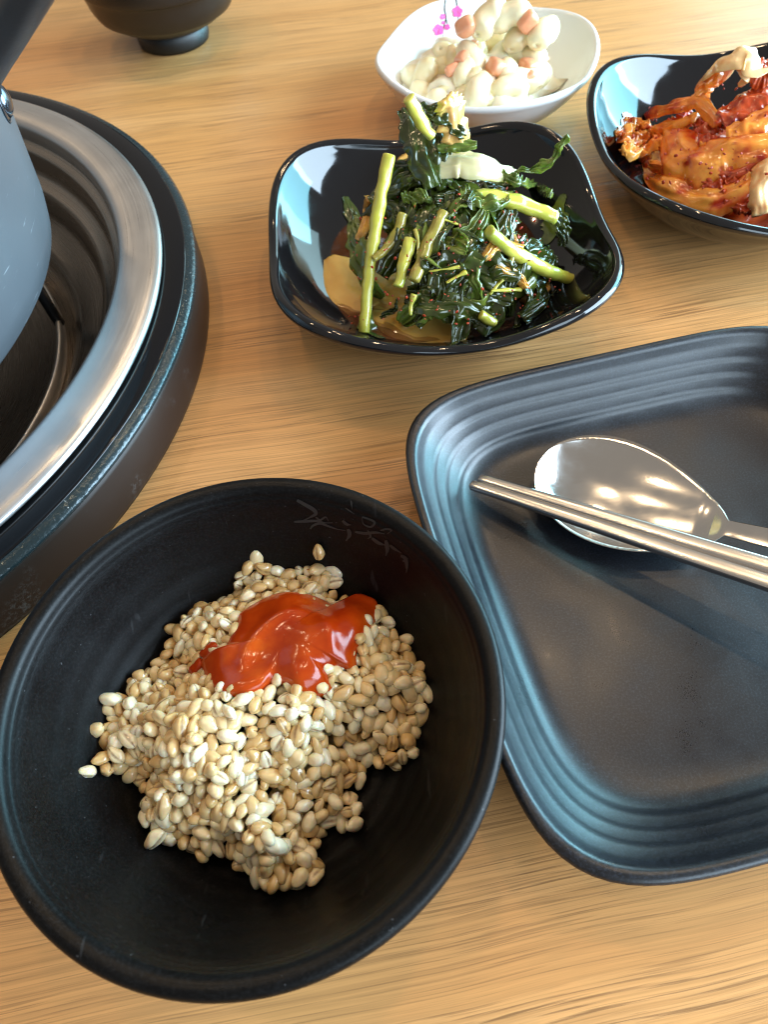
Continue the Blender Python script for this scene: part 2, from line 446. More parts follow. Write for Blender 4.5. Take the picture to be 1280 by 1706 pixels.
# brushed lettering on the inner wall: each stroke follows the wall
MAT['ink'] = m_simple('worn_grey_lettering', (.017, .0165, .016), .5)
def stroke(bvh, pts, w, off=.00025):
    P = cr(pts, max(6, len(pts) * 5)); V, F = [], []
    T = np.gradient(P, axis=0); T /= np.linalg.norm(T, axis=1)[:, None] + 1e-9
    for i, (p, t) in enumerate(zip(P, T)):
        s = i / (len(P) - 1); ww = w * (.35 + .65 * math.sin(math.pi * min(1, s * 1.15 + .08)) ** .6) / 2
        pair = [hit(bvh, *q) for q in (p + np.array([-t[1], t[0]]) * ww, p - np.array([-t[1], t[0]]) * ww)]
        if any(a is None or a[2] < .008 for a, b in pair): continue
        V += [a + b * off for a, b in pair]
    for i in range(len(V) // 2 - 1): F.append((2 * i, 2 * i + 1, 2 * i + 3, 2 * i + 2))
    return V, F
def c1(*pts): return [(440 + x / 4.267, 780 + y / 4.267) for x, y in pts]
strokes = [(c1((235, 225), (290, 255), (350, 290), (370, 320), (330, 345), (280, 370)), 6.5), (c1((215, 378), (290, 375), (370, 372), (430, 385), (490, 385)), 4.5),
           (c1((330, 430), (350, 405), (400, 390), (460, 410), (520, 430), (580, 440)), 4), (c1((370, 345), (400, 365), (440, 345), (460, 375)), 3.5),
           (c1((560, 370), (590, 395), (620, 400)), 5), (c1((600, 430), (610, 470), (585, 515)), 7), (c1((580, 280), (610, 300), (645, 325)), 2.5), (c1((620, 230), (630, 290)), 2.5),
           (c1((700, 345), (750, 360), (790, 385), (760, 415), (710, 395), (700, 350)), 4), (c1((650, 450), (720, 460), (800, 455), (860, 465)), 5),
           (c1((770, 495), (820, 530), (870, 545)), 6), (c1((870, 510), (880, 570), (870, 620)), 7), (c1((830, 440), (880, 430), (910, 440), (880, 465)), 3.5),
           (c1((900, 545), (930, 570), (980, 600)), 5), (c1((975, 620), (1010, 640), (1020, 700), (1015, 740)), 6), (c1((990, 660), (1030, 640)), 4), (c1((740, 440), (760, 480), (740, 500)), 4)]
obj('lettering', join(*[stroke(bbvh, p, w) for p, w in strokes]), MAT['ink'], bowl)

# ================================================================== SQUARE DISHES
def sup_out(cx, cy, a, ang, n, N=160):
    th = np.linspace(0, 2 * np.pi, N, endpoint=False); ct, st = np.cos(th), np.sin(th)
    r = (abs(ct) ** n + abs(st) ** n) ** (-1 / n); x, y = a * r * ct, a * r * st
    return np.c_[cx + x * math.cos(ang) - y * math.sin(ang), cy + x * math.sin(ang) + y * math.cos(ang)], np.sin(2 * th) ** 2
def dish(cx, cy, a, ang, n, zr, dz, prof, n_floor=2.4):
    rings = []
    for s, zf in prof:
        nn_ = n_floor + (n - n_floor) * max(0, (s - .45) / .55)
        o, crn = sup_out(cx, cy, a * max(s, 1e-3), ang, nn_)
        rings.append(np.c_[o, zf * zr + dz * crn * zf ** 2])
    return loft(rings, False, False)
def small_prof(t=.0):
    inn = cr([(.001, .20), (.30, .20), (.46, .215), (.60, .30), (.74, .48), (.86, .72), (.935, .93)], 30)
    lipp = cr([(.935, .93), (.948, .975), (.968, 1.0), (.988, .99), (1.0, .955), (.995, .915)], 12)
    out = cr([(.995, .915), (.96, .83), (.88, .62), (.76, .38), (.62, .19), (.53, .12), (.515, .012), (.48, .012), (.47, .08), (.001, .09)], 30)
    return np.vstack([inn, lipp[1:], out[1:]])
D_RAD = (.0395, .3172, .0868, math.radians(1.5), 3.24, .035, .0100)
D_KIM = (.2295, .3795, .0922, math.radians(1.2), 2.95, .035, .0090)
D_WHI = (.0930, .4970, .0705, math.radians(-26.5), 2.42, .035, .0042)
def mk_dish(P, mat, name, label):
    VF = dish(*P, small_prof()); t = thing(name, label, 'dish', (P[0], P[1], 0))
    obj('dish_body', VF, mat, t); return t, bvh_of(VF)
rad_t, rad_b = mk_dish(D_RAD, MAT['gloss'], 'side_dish', 'glossy black square dish holding seasoned radish greens')
kim_t, kim_b = mk_dish(D_KIM, MAT['gloss'], 'side_dish', 'glossy black square dish holding red cabbage kimchi')
whi_t, whi_b = mk_dish(D_WHI, MAT['white'], 'side_dish', 'white square dish with pink blossom print holding macaroni salad')

# blossom print on the white dish
MAT['blossom'] = m_simple('pink_print', (.75, .09, .33), .25, var=.25, vs=500)
MAT['twig'] = m_simple('black_print', (.02, .018, .018), .25)
def c3(*pts): return [(620 + x / 3.282, y / 3.282) for x, y in pts]
twigs = [(c3((410, -40), (402, 0), (397, 50), (405, 100), (392, 150), (386, 210)), 2.4), (c3((455, -40), (462, 10), (470, 60), (470, 130)), 2.2), (c3((404, 100), (412, 130), (410, 150)), 1.4)]
obj('twig_print', join(*[stroke(whi_b, p, w, .00035) for p, w in twigs]), MAT['twig'], whi_t)
def petals(px, py, r, seed):
    V, F = [], []
    rd = random.Random(seed)
    for k in range(5):
        a = 2 * np.pi * k / 5 + seed
        cx_, cy_ = px + r * .55 * math.cos(a), py + r * .6 * math.sin(a)
        o = len(V); m = 10
        for j in range(m):
            b = 2 * np.pi * j / m
            hq, n_ = hit(whi_b, cx_ + r * .48 * math.cos(b), max(1, cy_ + r * .52 * math.sin(b))); V.append(hq + n_ * (.0005 + .00008 * k))
        F.append(tuple(range(o, o + m)))
    return V, F
for i, (x, y, r) in enumerate(((467, 65, 9), (362, 165, 9), (385, 92, 5), (411, 150, 5), (388, 125, 3))):
    q = c3((x, y))[0]; obj('blossom_print', petals(q[0], q[1], r, i + 1), MAT['blossom'], whi_t, smooth=False)

# ================================================================== LARGE SQUARE PLATE
pl_prof = np.array([(.001, .205), (.30, .205), (.66, .205), (0.705, 0.208), (0.735, 0.222), (0.765, 0.250), (0.790, 0.300), (0.802, 0.335), (0.808, 0.372), (0.814, 0.402), (0.822, 0.428), (0.845, 0.478), (0.852, 0.512), (0.858, 0.545), (0.866, 0.572), (0.888, 0.622), (0.895, 0.658), (0.901, 0.692), (0.909, 0.718), (0.932, 0.778), (0.945, 0.845),
    (.955, .935), (.962, .975), (.972, .998), (.984, 1.0), (.994, .985), (1.0, .955), (.999, .915),
    (.985, .80), (.95, .56), (.90, .32), (.83, .17), (.77, .12), (.755, .02), (.73, .02), (.72, .10), (.3, .11), (.001, .11)])
plv = dish(.1211, .1259, .1025, math.radians(9.6), 5.36, .030, 0, pl_prof, 3.6)
plate = thing('plate', 'large square matte black plate with ridged walls holding the cutlery', 'plate', (.1211, .1259, 0))
obj('plate_body', plv, MAT['plate'], plate)
plb = bvh_of(plv)

# ================================================================== SPOON AND CHOPSTICKS
A_ = un(896, 772, .0172); B_ = un(1192, 866, .0210)
L = float(np.linalg.norm(B_ - A_)); Rm = align(B_ - A_, np.array([-.03, -.06, 1.])); SW = L * .365
nb = B_
he = un(1282, 888, .0305); hl = Rm.T @ (he - B_); SY, SZ = hl[1] / hl[0], hl[2] / hl[0]
def spoon_ring(x):
    xm = .44 * L; yo = zo = 0.
    if x <= xm: w = SW * math.sqrt(max(1e-6, 1 - ((x - xm) / xm) ** 2))
    elif x <= L + .004:
        u = (x - xm) / (L + .004 - xm); e = max(0, 1 - u ** 2.1) ** .62; c_ = .5 * (1 + math.cos(math.pi * u))
        w = .0037 + (SW - .0037) * (.80 * e + .20 * c_)
    else: w = .0037 + .0016 * (1 - math.exp(-(x - L - .004) / .03))
    q_ = max(0, (w - .0037) / (SW - .0037)); dep = .0092 * q_ ** 1.35
    if x > L - .006:
        t_ = x - (L - .006); k = t_ * t_ / (t_ + .010); yo, zo = SY * k, SZ * k * 1.12 - max(0, t_ - .03) ** 2 * 1.2
    if x > L + .118: w *= math.sqrt(max(.02, 1 - ((x - L - .118) / .0045) ** 2))
    th_ = .0010 + .0009 * min(1, max(0, (x - L + .01) / .02)); top, bot = [], []
    for t in np.linspace(-1, 1, 25):
        z = -dep * (1 - abs(t) ** 2.3) + zo; cv = .0005 * (1 - q_) * (1 - t * t)
        top.append((x, t * w + yo, z + cv)); bot.append((x, t * w * .995 + yo, z - .0003 - th_ * (1 - abs(t) ** 4)))
    return np.array(top + bot[::-1])
hx = np.concatenate([L * .44 * (1 - np.cos(np.linspace(.04, np.pi / 2, 22))), np.linspace(.46, 1.0, 34) * L])
gx2 = np.concatenate([np.linspace(L, L + .118, 50), L + .118 + np.array([.0015, .003, .004, .0044])])
toW = lambda VF: ([A_ + Rm @ p for p in VF[0]], VF[1])
sp = thing('spoon', 'stainless steel spoon lying in the black plate under chopsticks', 'spoon', tuple(A_))
obj('spoon_bowl', toW(loft([spoon_ring(x) for x in hx], True, False)), MAT['cutlery'], sp)
obj('spoon_handle', toW(loft([spoon_ring(x) for x in gx2], False, True)), MAT['cutlery'], sp)

def chopstick(pa, pb, label):
    pa, pb = np.array(pa), np.array(pb); d = pb - pa; ln = np.linalg.norm(d); d /= ln
    up = np.array([0, 0, 1.]); sd = np.cross(d, up); sd /= np.linalg.norm(sd); u2 = np.cross(sd, d); rings = []
    LEN = .225
    for s in np.concatenate([[0, .001, .004], np.linspace(.02, .985, 24), [.997, 1.0]]):
        w = (.0021 + .0014 * min(1, s * 1.6)); hh = .0017 + .0005 * min(1, s * 1.6)
        if s < .004: w *= .55 + .45 * (s / .004); hh *= .55 + .45 * (s / .004)
        if s > .99: w *= .85; hh *= .8
        ring = []
        for j in range(16):
            t = 2 * np.pi * j / 16; sg = lambda v: math.copysign(abs(v) ** .55, v)
            ring.append(pa + d * LEN * s + sd * w * sg(math.cos(t)) + u2 * hh * sg(math.sin(t)))
        rings.append(np.array(ring))
    return tag(obj('chopstick', loft(rings), MAT['chop']), label, 'chopstick', 'pair of steel chopsticks')
za, zb = .0150, .0345
chopstick(un(798, 797, za), un(1280, 943, zb), 'flat steel chopstick lying on the spoon side of the pair')
chopstick(un(784, 807, za - .0006), un(1280, 970, zb - .0006), 'flat steel chopstick lying on the bowl side of the pair')

# ================================================================== SMALL RICE BOWL (behind)
q = un(291, 66, 0); RBc = np.array([q[0], q[1]])
rb = thing('rice_bowl', 'small dark brown stepped bowl on a round foot behind the burner', 'bowl', (RBc[0], RBc[1], 0))
obj('foot', lathe(RBc, [(.0240, .004), (.0245, .0006), (.0275, .0006), (.0282, .003), (.0290, .0125), (.0260, .014)], 72), MAT['foot'], rb)
obj('bowl_body', lathe(RBc, cr([(.0005, .0125), (.026, .0125), (.0305, .0130), (.040, .0175), (.0478, .0225), (.0500, .0240), (.0520, .0252), (.0555, .0320), (.0580, .0420), (.0592, .0440), (.0605, .0460), (.0615, .0600), (.0618, .0660), (.0606, .0668), (.0594, .0655), (.058, .046), (.052, .028), (.035, .0175), (.0005, .0165)], 70), 96), MAT['lacquer'], rb)

# ================================================================== BARLEY
def c5(*pts): return [(100 + x / 1.939, 860 + y / 1.939) for x, y in pts]
b_out = c5((620, 135), (690, 165), (790, 175), (850, 150), (905, 190), (895, 250), (1000, 285), (1040, 305), (1085, 350), (1120, 390), (1140, 450), (1180, 500), (1195, 570), (1190, 645), (1158, 700), (1150, 780), (1085, 830), (1010, 830), (985, 890), (955, 920), (1000, 985), (985, 1035), (935, 1035), (890, 1000), (850, 1060), (860, 1150), (830, 1205), (760, 1210), (660, 1220), (610, 1170), (530, 1115), (445, 1130), (405, 1085), (340, 1065), (290, 1055), (275, 1010), (262, 920), (240, 860), (150, 845), (75, 840), (80, 800), (125, 750), (95, 690), (155, 670), (150, 595), (210, 545), (250, 515), (320, 475), (335, 400), (355, 375), (400, 320), (455, 290), (545, 265), (580, 205), (570, 185))
POLY = np.array([hit(bbvh, *p)[0][:2] for p in b_out])
def poly_sd(pts, poly):
    """distance to the outline, positive inside"""
    pts = np.atleast_2d(pts); a = poly; b = np.roll(poly, -1, 0); d = np.full(len(pts), 9.); ins = np.zeros(len(pts), bool)
    for p, q_ in zip(a, b):
        e = q_ - p; t = np.clip(((pts - p) @ e) / (e @ e), 0, 1); d = np.minimum(d, np.hypot(*(pts - p - t[:, None] * e).T))
        c_ = (p[1] > pts[:, 1]) != (q_[1] > pts[:, 1])
        with np.errstate(divide='ignore', invalid='ignore'):
            xx = p[0] + (pts[:, 1] - p[1]) * (q_[0] - p[0]) / (q_[1] - p[1] + 1e-15)
        ins ^= c_ & (pts[:, 0] < xx)
    return np.where(ins, d, -d)
gx = np.linspace(-.14, .05, 150); gy = np.linspace(-.02, .17, 150); GX, GY = np.meshgrid(gx, gy)
SD = poly_sd(np.c_[GX.ravel(), GY.ravel()], POLY).reshape(GX.shape)
NZ = np.array([[noise.noise(Vector((x * 62, y * 62, .5))) * .0068 + noise.noise(Vector((x * 30 + 4, y * 30, 2.5))) * .0058 for x in gx] for y in gy])
ZM = bowl_in(GX, GY)
TH = np.where(SD > 0, .0020 + .0290 * (1 - np.exp(-np.maximum(SD, 0) / .0165)), 0.) + NZ * np.clip(SD / .012, 0, 1)
ZB = np.where(ZM + TH > .0, ZM, ZM); ZTOP = np.maximum(ZM * .55 + .45 * np.minimum(ZM, .016) + TH, ZM + .0022)
def bil(G, x, y):
    i = np.clip((x - gx[0]) / (gx[1] - gx[0]), 0, 148.99); j = np.clip((y - gy[0]) / (gy[1] - gy[0]), 0, 148.99)
    i0, j0 = int(i), int(j); u, v = i - i0, j - j0
    return (G[j0, i0] * (1 - u) + G[j0, i0 + 1] * u) * (1 - v) + (G[j0 + 1, i0] * (1 - u) + G[j0 + 1, i0 + 1] * u) * v
def mnorm(G, x, y, e=.0025):
    n_ = np.array([-(bil(G, x + e, y) - bil(G, x - e, y)) / (2 * e), -(bil(G, x, y + e) - bil(G, x, y - e)) / (2 * e), 1.])
    return n_ / np.linalg.norm(n_)

def m_barley():
    w = NT('cooked_barley'); r = w.rand()
    at = w.n('ShaderNodeAttribute', attribute_name='crease').outputs['Fac']
    v = w.coord(); f = w.noise(v, 700, 3)
    base = w.ramp(r, [(0., (.64, .42, .17)), (.30, (.76, .55, .27)), (.6, (.86, .70, .42)), (1., (.93, .86, .66))])
    base = w.mix(w.math('MULTIPLY', w.ramp(f, [(.4, 0.), (.75, 1.)]), .25), base, (.60, .38, .17))
    crease_amt = w.math('MULTIPLY', at, w.ramp(w.noise(v, 350, 2), [(.35, .35), (.6, .95)]))
    col = w.mix(crease_amt, base, (.20, .085, .03))
    w.p(Base_Color=col, Roughness=.24, Subsurface_Weight=.55, Subsurface_Radius=(1., .62, .32), Subsurface_Scale=.0022, Specular_IOR_Level=.5, Coat_Weight=.8, Coat_Roughness=.06)
    w.bump(f, .12, .0004)
    return w.m
MAT['barley'] = m_barley()
def grain_vf(seed):
    rd = random.Random(seed); nu, nv = 20, 11; rings = []; cre = []
    Lh = .00410 * rd.uniform(.80, 1.18); W = .00258 * rd.uniform(.84, 1.14); Hh = .00238 * rd.uniform(.80, 1.10); ir = rd.uniform(0, 9); bend = rd.uniform(-.35, .35)
    for i in range(nv):
        t = -1 + 2 * (i + .35) / (nv - .3)
        rr = (1 - abs(t) ** 2.0) ** .62 * (1 - .13 * t)
        ring = []
        for j in range(nu):
            a = 2 * np.pi * j / nu + np.pi / 2
            y, z = math.cos(a) * W * rr, math.sin(a) * Hh * rr
            k = 1. if j == 0 else max(0, .18 * noise.noise(Vector((j * 1.7 + ir, t * .8, ir))))
            if abs(t) > .86 and j: k = max(k, .15)
            wob = 1 + .20 * noise.noise(Vector((math.cos(a) * 1.3 + ir, math.sin(a) * 1.3, t * 1.6))); y *= wob; z *= wob
            if j == 0: z *= .80
            
            ring.append(np.array([t * Lh, y + bend * Lh * (1 - t * t) * .3, z])); cre.append(k)
        rings.append(np.array(ring))
    V, F = loft(rings); cre += [0, 0]
    return np.array(V), F, cre
GR = [grain_vf(s) for s in range(12)]
GM = []
def set_crease(me, vals):
    at = me.attributes.new('crease', 'FLOAT', 'POINT'); at.data.foreach_set('value', np.array(vals, np.float32))
for V, F, c_ in GR:
    me = mk_mesh('barley_grain', V * S * .94, F); me.materials.append(MAT['barley']); set_crease(me, c_); GM.append(me)

cell = {}; placed = []
def try_place(p, dmin):
    k = tuple(int(math.floor(c_ / .006)) for c_ in p)
    for dx in (-1, 0, 1):
        for dy in (-1, 0, 1):
            for dz in (-1, 0, 1):
                for o in cell.get((k[0] + dx, k[1] + dy, k[2] + dz), ()):
                    if (o[0] - p[0]) ** 2 + (o[1] - p[1]) ** 2 + (o[2] - p[2]) ** 2 < dmin * dmin: return False
    cell.setdefault(k, []).append(tuple(p)); return True
def grain_rot(n_, flat):
    t = np.array([random.gauss(0, 1), random.gauss(0, 1), random.gauss(0, 1)]); R = align(t, n_)
    R = R @ rotm((0, 1, 0), random.gauss(0, flat)) @ rotm((1, 0, 0), random.uniform(-math.pi, math.pi))
    return R
for layer, (off, dmin, tries) in enumerate(((-.0010, .00355, 50000), (-.0036, .0036, 18000), (-.0068, .0042, 6000))):
    pts = np.c_[rng.uniform(POLY[:, 0].min(), POLY[:, 0].max(), tries), rng.uniform(POLY[:, 1].min(), POLY[:, 1].max(), tries)]
    sd = poly_sd(pts, POLY)
    for (x, y), d in zip(pts, sd):
        if d < (.0012 if layer == 0 else .003): continue
        n_ = mnorm(ZTOP, x, y); z = bil(ZTOP, x, y)
        p = np.array([x, y, z]) + n_ * off
        floor = float(bowl_in(x, y)) + .0024
        if p[2] < floor:
            if layer: continue
            p[2] = floor
        if layer == 0: p += n_ * random.uniform(-.0013, .0011)
        if try_place(p, dmin): placed.append((p, grain_rot(n_, .65 if layer == 0 else .9), layer))
p, n_ = hit(bbvh, 533, 914); placed.append((p + n_ * .0021, align((.3, 1, .2), n_), 0))
order = sorted(range(len(placed)), key=lambda i: (placed[i][2], -pxscale(placed[i][0])))
# the sauce hides some grains: those go to the rest
SAUCE = c5((452, 470), (500, 445), (530, 425), (548, 390), (570, 350), (582, 312), (640, 275), (720, 246), (800, 250), (860, 275), (905, 292), (950, 262), (1000, 266), (1028, 296), (1015, 345), (985, 385), (958, 440), (955, 498), (905, 490), (868, 510), (876, 560), (800, 575), (740, 548), (690, 538), (640, 568), (560, 577), (500, 556), (465, 512))
ztop_b = bvh_of(([(x, y, ZTOP[j, i]) for j, y in enumerate(gy) for i, x in enumerate(gx)], [(j * 150 + i, j * 150 + i + 1, (j + 1) * 150 + i + 1, (j + 1) * 150 + i) for j in range(149) for i in range(149)]))
SPOLY = np.array([hit(ztop_b, *p)[0][:2] for p in SAUCE])
n_ind = 0; rest = []
for i in order:
    p, R, lay = placed[i]
    under = poly_sd(p[None, :2], SPOLY)[0] > .003
    sc_ = random.uniform(.80, 1.14)
    if n_ind < 300 and lay == 0 and not under:
        o = bpy.data.objects.new('barley_grain', GM[i % 12]); COL.objects.link(o)
        Mx = Matrix([[*(R[k] * sc_), p[k] * S] for k in range(3)] + [[0, 0, 0, 1]]); o.matrix_world = Mx
        tag(o, 'plump cooked barley grain in the heap inside the large black bowl', 'grain', 'barley grains in the black bowl'); n_ind += 1
    else: rest.append((p, R, sc_, i % 12))
V, F, CR = [], [], []
for p, R, sc_, k in rest:
    o = len(V); V += list((GR[k][0] * sc_ * .94) @ R.T + p); F += [tuple(q + o for q in f) for f in GR[k][1]]; CR += GR[k][2]
ob = obj('cooked_barley', (V, F), MAT['barley'], base=(LB[0], LB[1], .01), kind='stuff'); set_crease(ob.data, CR)
tag(ob, 'deeper cooked barley grains under the heap in black bowl', 'barley')

# ------------------------------------------------------------------ red pepper sauce on the barley
def m_sauce():
    w = NT('red_pepper_sauce'); v = w.coord(); f = w.noise(v, 90, 3); g = w.noise(v, 1100, 3)
    col = w.ramp(f, [(.3, (.33, .024, .002)), (.55, (.44, .050, .003)), (.75, (.54, .100, .006))])
    w.p(Base_Color=col, Roughness=.13, Subsurface_Weight=.12, Subsurface_Radius=(1., .25, .06), Subsurface_Scale=.002, Specular_IOR_Level=.38)
    w.bump(w.math('ADD', w.math('MULTIPLY', g, .30), f), .12, .0008); return w.m
MAT['sauce'] = m_sauce()
def sauce():
    c0 = SPOLY.mean(0) + np.array([-.002, 0]); m = 110; ring0 = cr(np.vstack([SPOLY, SPOLY[:1]]), m + 1)[:-1]; rings = []
    K = 30
    ridge = [un(*q_, .04)[:2] for q_ in c5((590, 480), (620, 400), (700, 320), (800, 300), (860, 340), (880, 420))]
    ridge = cr(ridge, 40)
    for k in range(K + 1):
        s = max(1e-3, k / K); ring = []
        for q_ in ring0:
            x, y = c0 + (q_ - c0) * s
            zs = sum(bil(ZTOP, x + dx, y + dy) for dx in (-.004, 0, .004) for dy in (-.004, 0, .004)) / 9
            t = .0047 * (1 - s ** 3.6) ** .62
            dr = np.min(np.hypot(*(ridge - (x, y)).T)); t += .0012 * math.exp(-(dr / .0024) ** 2) * (1 - s ** 6)
            t += .0016 * noise.noise(Vector((x * 75, y * 75, 7.))) * (1 - s ** 6)
            ring.append(np.array([x, y, zs + t - .0012 * s ** 6 + .0012]))
        rings.append(np.array(ring))
    low = rings[-1] - np.array([0, 0, .004])
    inn = low.copy(); inn[:, :2] = c0 + (inn[:, :2] - c0) * .7; inn[:, 2] -= .001
    return loft(rings + [low, inn], True, True)
so = obj('pepper_sauce', sauce(), MAT['sauce'])
tag(so, 'glossy orange red pepper sauce dollop on top of the barley', 'sauce')
# stray drops of sauce on grains
for (x, y, r) in ((485, 433, .0032), (443, 487, .0030)):
    q_ = c5((x, y))[0]; h_, n_ = hit(ztop_b, *q_)
    tag(obj('sauce_drop', superell(h_ + n_ * .0006, (r * 1.15, r * .75, .0013), align((1, .4, 0), n_), 1., 16, 8, .5, 420, r * 900), MAT['sauce']), 'small smear of orange pepper sauce on a barley grain', 'sauce', 'stray drops of pepper sauce')

def rest_in(VF, bvh, c):
    """keep food inside its dish: lift points off the dish wall, draw strays in over the rim"""
    V = [np.array(v) for v in VF[0]]
    for v in V:
        for _ in range(6):
            loc, nn_, ii, dd = bvh.ray_cast(Vector((v[0], v[1], .3)), Vector((0, 0, -1)))
            if loc is not None: break
            v[:2] = c + (v[:2] - c) * .96
        if loc is not None and v[2] < loc.z + .0006: v[2] = loc.z + .0006 + .25 * max(0, .004 - (loc.z - v[2])) * .2
    return V, VF[1]
# ================================================================== FOOD DOMES (placement guides, never linked)
def dome_bvh(c, z0, h, R, p=1.):
    g = np.linspace(-1.05, 1.05, 50); V = []
    for y in g:
        for x in g:
            r2 = x * x + y * y; V.append((c[0] + x * R, c[1] + y * R, z0 + h * max(0, 1 - r2) ** p))
    return BVHTree.FromPolygons(V, [(j * 50 + i, j * 50 + i + 1, (j + 1) * 50 + i + 1, (j + 1) * 50 + i) for j in range(49) for i in range(49)])

# ================================================================== MACARONI SALAD
def m_food(name, c_lo, c_hi, rough=.3, sss=.25, scale=250, rad=(1., .6, .3), bumps=.12, coat=.2, spots=None, sscale=.003):
    w = NT(name); v = w.coord(); f = w.noise(v, scale, 4)
    base = w.mix(w.ramp(f, [(.3, 0.), (.7, 1.)]), c_lo, c_hi)
    base = w.mix(.35, base, w.mix(w.rand(), c_lo, c_hi))
    if spots:
        for col, sc__, lo, hi in spots: base = w.mix(w.ramp(w.noise(v, sc__, 3, .6), [(lo, 0.), (hi, 1.)]), base, col)
    w.p(Base_Color=base, Roughness=rough, Subsurface_Weight=sss, Subsurface_Radius=rad, Subsurface_Scale=sscale, Coat_Weight=coat, Coat_Roughness=.08, Specular_IOR_Level=.5)
    w.bump(f, bumps, .0008); return w.m
MAT['pasta'] = m_food('dressed_macaroni', (.78, .65, .36), (.90, .82, .58), .24, .3, 130, bumps=.2)
MAT['carrot'] = m_food('carrot_dice', (.76, .27, .12), (.84, .44, .27), .3, .3, 200)
MAT['dressing'] = m_food('creamy_dressing', (.80, .70, .50), (.84, .78, .62), .28, .3, 90)
def macaroni(arc, rb, ro, ri, seed):
    m, n = 16, 14; th = np.linspace(-arc / 2, arc / 2, m); rings = []
    def ring(t, r, k):
        c_ = np.array([rb * math.sin(t), rb * (math.cos(t) - math.cos(arc / 2)), 0]); o = np.array([math.sin(t), math.cos(t), 0])
        R_ = []
        for j in range(n):
            a = 2 * np.pi * j / n; p = c_ + o * r * math.cos(a) + np.array([0, 0, r * math.sin(a)])
            p = p * (1 + .16 * nz(p + seed, 95)) if k else p
            R_.append(p)
        return np.array(R_)
    for t in th: rings.append(ring(t, ro * (1 - .55 * abs(2 * t / arc) ** 7), 1))
    for t in th[::-1]: rings.append(ring(t * .98, ri, 0))
    return loft(rings, cyc=True)
MM = []
for i, a in enumerate(((1.9, .0118, .0070, .0006), (1.4, .015, .0074, .0006), (2.3, .0100, .0066, .0006))):
    v, f = macaroni(*a, i * 3.3); me = mk_mesh('macaroni', np.array(v) * S, f); me.materials.append(MAT['pasta']); MM.append(me)
wc = (D_WHI[0] - .004, D_WHI[1] - .004)
wd = dome_bvh(wc, .012, .028, .056, .8)
wcore = []
obj_ = superell(np.array([wc[0], wc[1], .013]), (.045, .045, .023), None, 1., 60, 24, .45, 75)
tag(obj('salad_dressing', rest_in(obj_, whi_b, np.array(D_WHI[:2])), MAT['dressing']), 'creamy dressing under the macaroni in the white dish', 'dressing')
mac = [(300, 395, .3), (235, 385, 1.6), (300, 460, 2.), (440, 262, .2), (350, 305, 2.6), (470, 290, 1.2), (610, 225, 1.6), (655, 90, .5), (740, 240, -.7), (790, 290, -.8), (700, 210, 2.2), (770, 115, .4), (920, 250, 1.5), (960, 185, 1.0), (965, 390, 1.3), (930, 430, .4),
       (600, 420, .3), (440, 450, .5), (520, 520, .1), (610, 510, 1.2), (690, 520, .8), (760, 500, .2), (770, 410, 1.5), (850, 470, 0.2), (400, 510, 2.4), (530, 390, .9), (880, 330, 2.2), (840, 200, .3), (560, 300, 2.0), (250, 350, .6), (940, 310, 2.5)]
for i, (x, y, a) in enumerate(mac):
    q_ = c3((x, y))[0]; h_, n_ = hitf(wd, *q_, wc[1] + .004)
    if h_ is None: continue
    n2 = n_ + rng.normal(0, .35, 3); xd = np.array([math.cos(a), math.sin(a), 0])
    R_ = align(xd, n2) @ rotm((1, 0, 0), random.uniform(-.6, .6)); k_ = random.uniform(.90, 1.12)
    o = bpy.data.objects.new('macaroni', MM[i % 3]); COL.objects.link(o)
    p = h_ - n_ * .0035
    o.matrix_world = Matrix([[*(R_[k] * k_), p[k] * S] for k in range(3)] + [[0, 0, 0, 1]])
    tag(o, 'creamy elbow macaroni piece in the white blossom dish', 'macaroni', 'macaroni in the white dish')
for i, (x, y, s_) in enumerate(((515, 150, 1.3), (850, 120, 1.2), (510, 340, 1.2), (440, 385, .9), (680, 370, 1.3), (850, 370, 1.2), (880, 400, .9), (850, 430, 1.0), (550, 260, .8))):
    q_ = c3((x, y))[0]; h_, n_ = hitf(wd, *q_, wc[1] + .004)
    o = obj('carrot_dice', superell(h_ + n_ * .0005, (.0052 * s_, .0042 * s_, .0038 * s_), rrot(), .58, 20, 12, .08, 150, i), MAT['carrot'])
    tag(o, 'small orange carrot dice among the macaroni in the white dish', 'carrot', 'carrot dice in the salad')

# ================================================================== KIMCHI
MAT['kimchi'] = m_food('seasoned_cabbage', (.84, .23, .022), (.95, .47, .085), .17, .2, 110, (1., .4, .15), .5, .5,
                       [((.60, .085, .010), 48, .44, .58), ((.40, .020, .006), 100, .56, .68)])
MAT['kimchi_red'] = m_food('chilli_coated_cabbage', (.42, .03, .008), (.60, .11, .02), .2, .2, 90, (1., .3, .1), .35, .5, [((.25, .012, .006), 160, .52, .66)])
MAT['kimchi_pale'] = m_food('pale_cabbage_rib', (.84, .54, .22), (.88, .68, .40), .22, .3, 50, (1., .6, .3), .15, .5, [((.76, .24, .04), 55, .46, .62)])
MAT['flake'] = m_food('chilli_flakes', (.30, .02, .008), (.52, .06, .015), .3, 0., 200)
def c4(*pts): return [(970 + x / 4.129, 60 + y / 4.129) for x, y in pts]
kc = (D_KIM[0] + .012, D_KIM[1] - .006)
kd = dome_bvh(kc, .012, .040, .070, .75)
tag(obj('kimchi_sauce', rest_in(superell(np.array([kc[0], kc[1], .012]), (.056, .056, .024), None, 1., 48, 16, .3, 55), kim_b, np.array(D_KIM[:2])), MAT['kimchi_red']), 'red chilli paste and shredded cabbage under the kimchi strips', 'sauce')
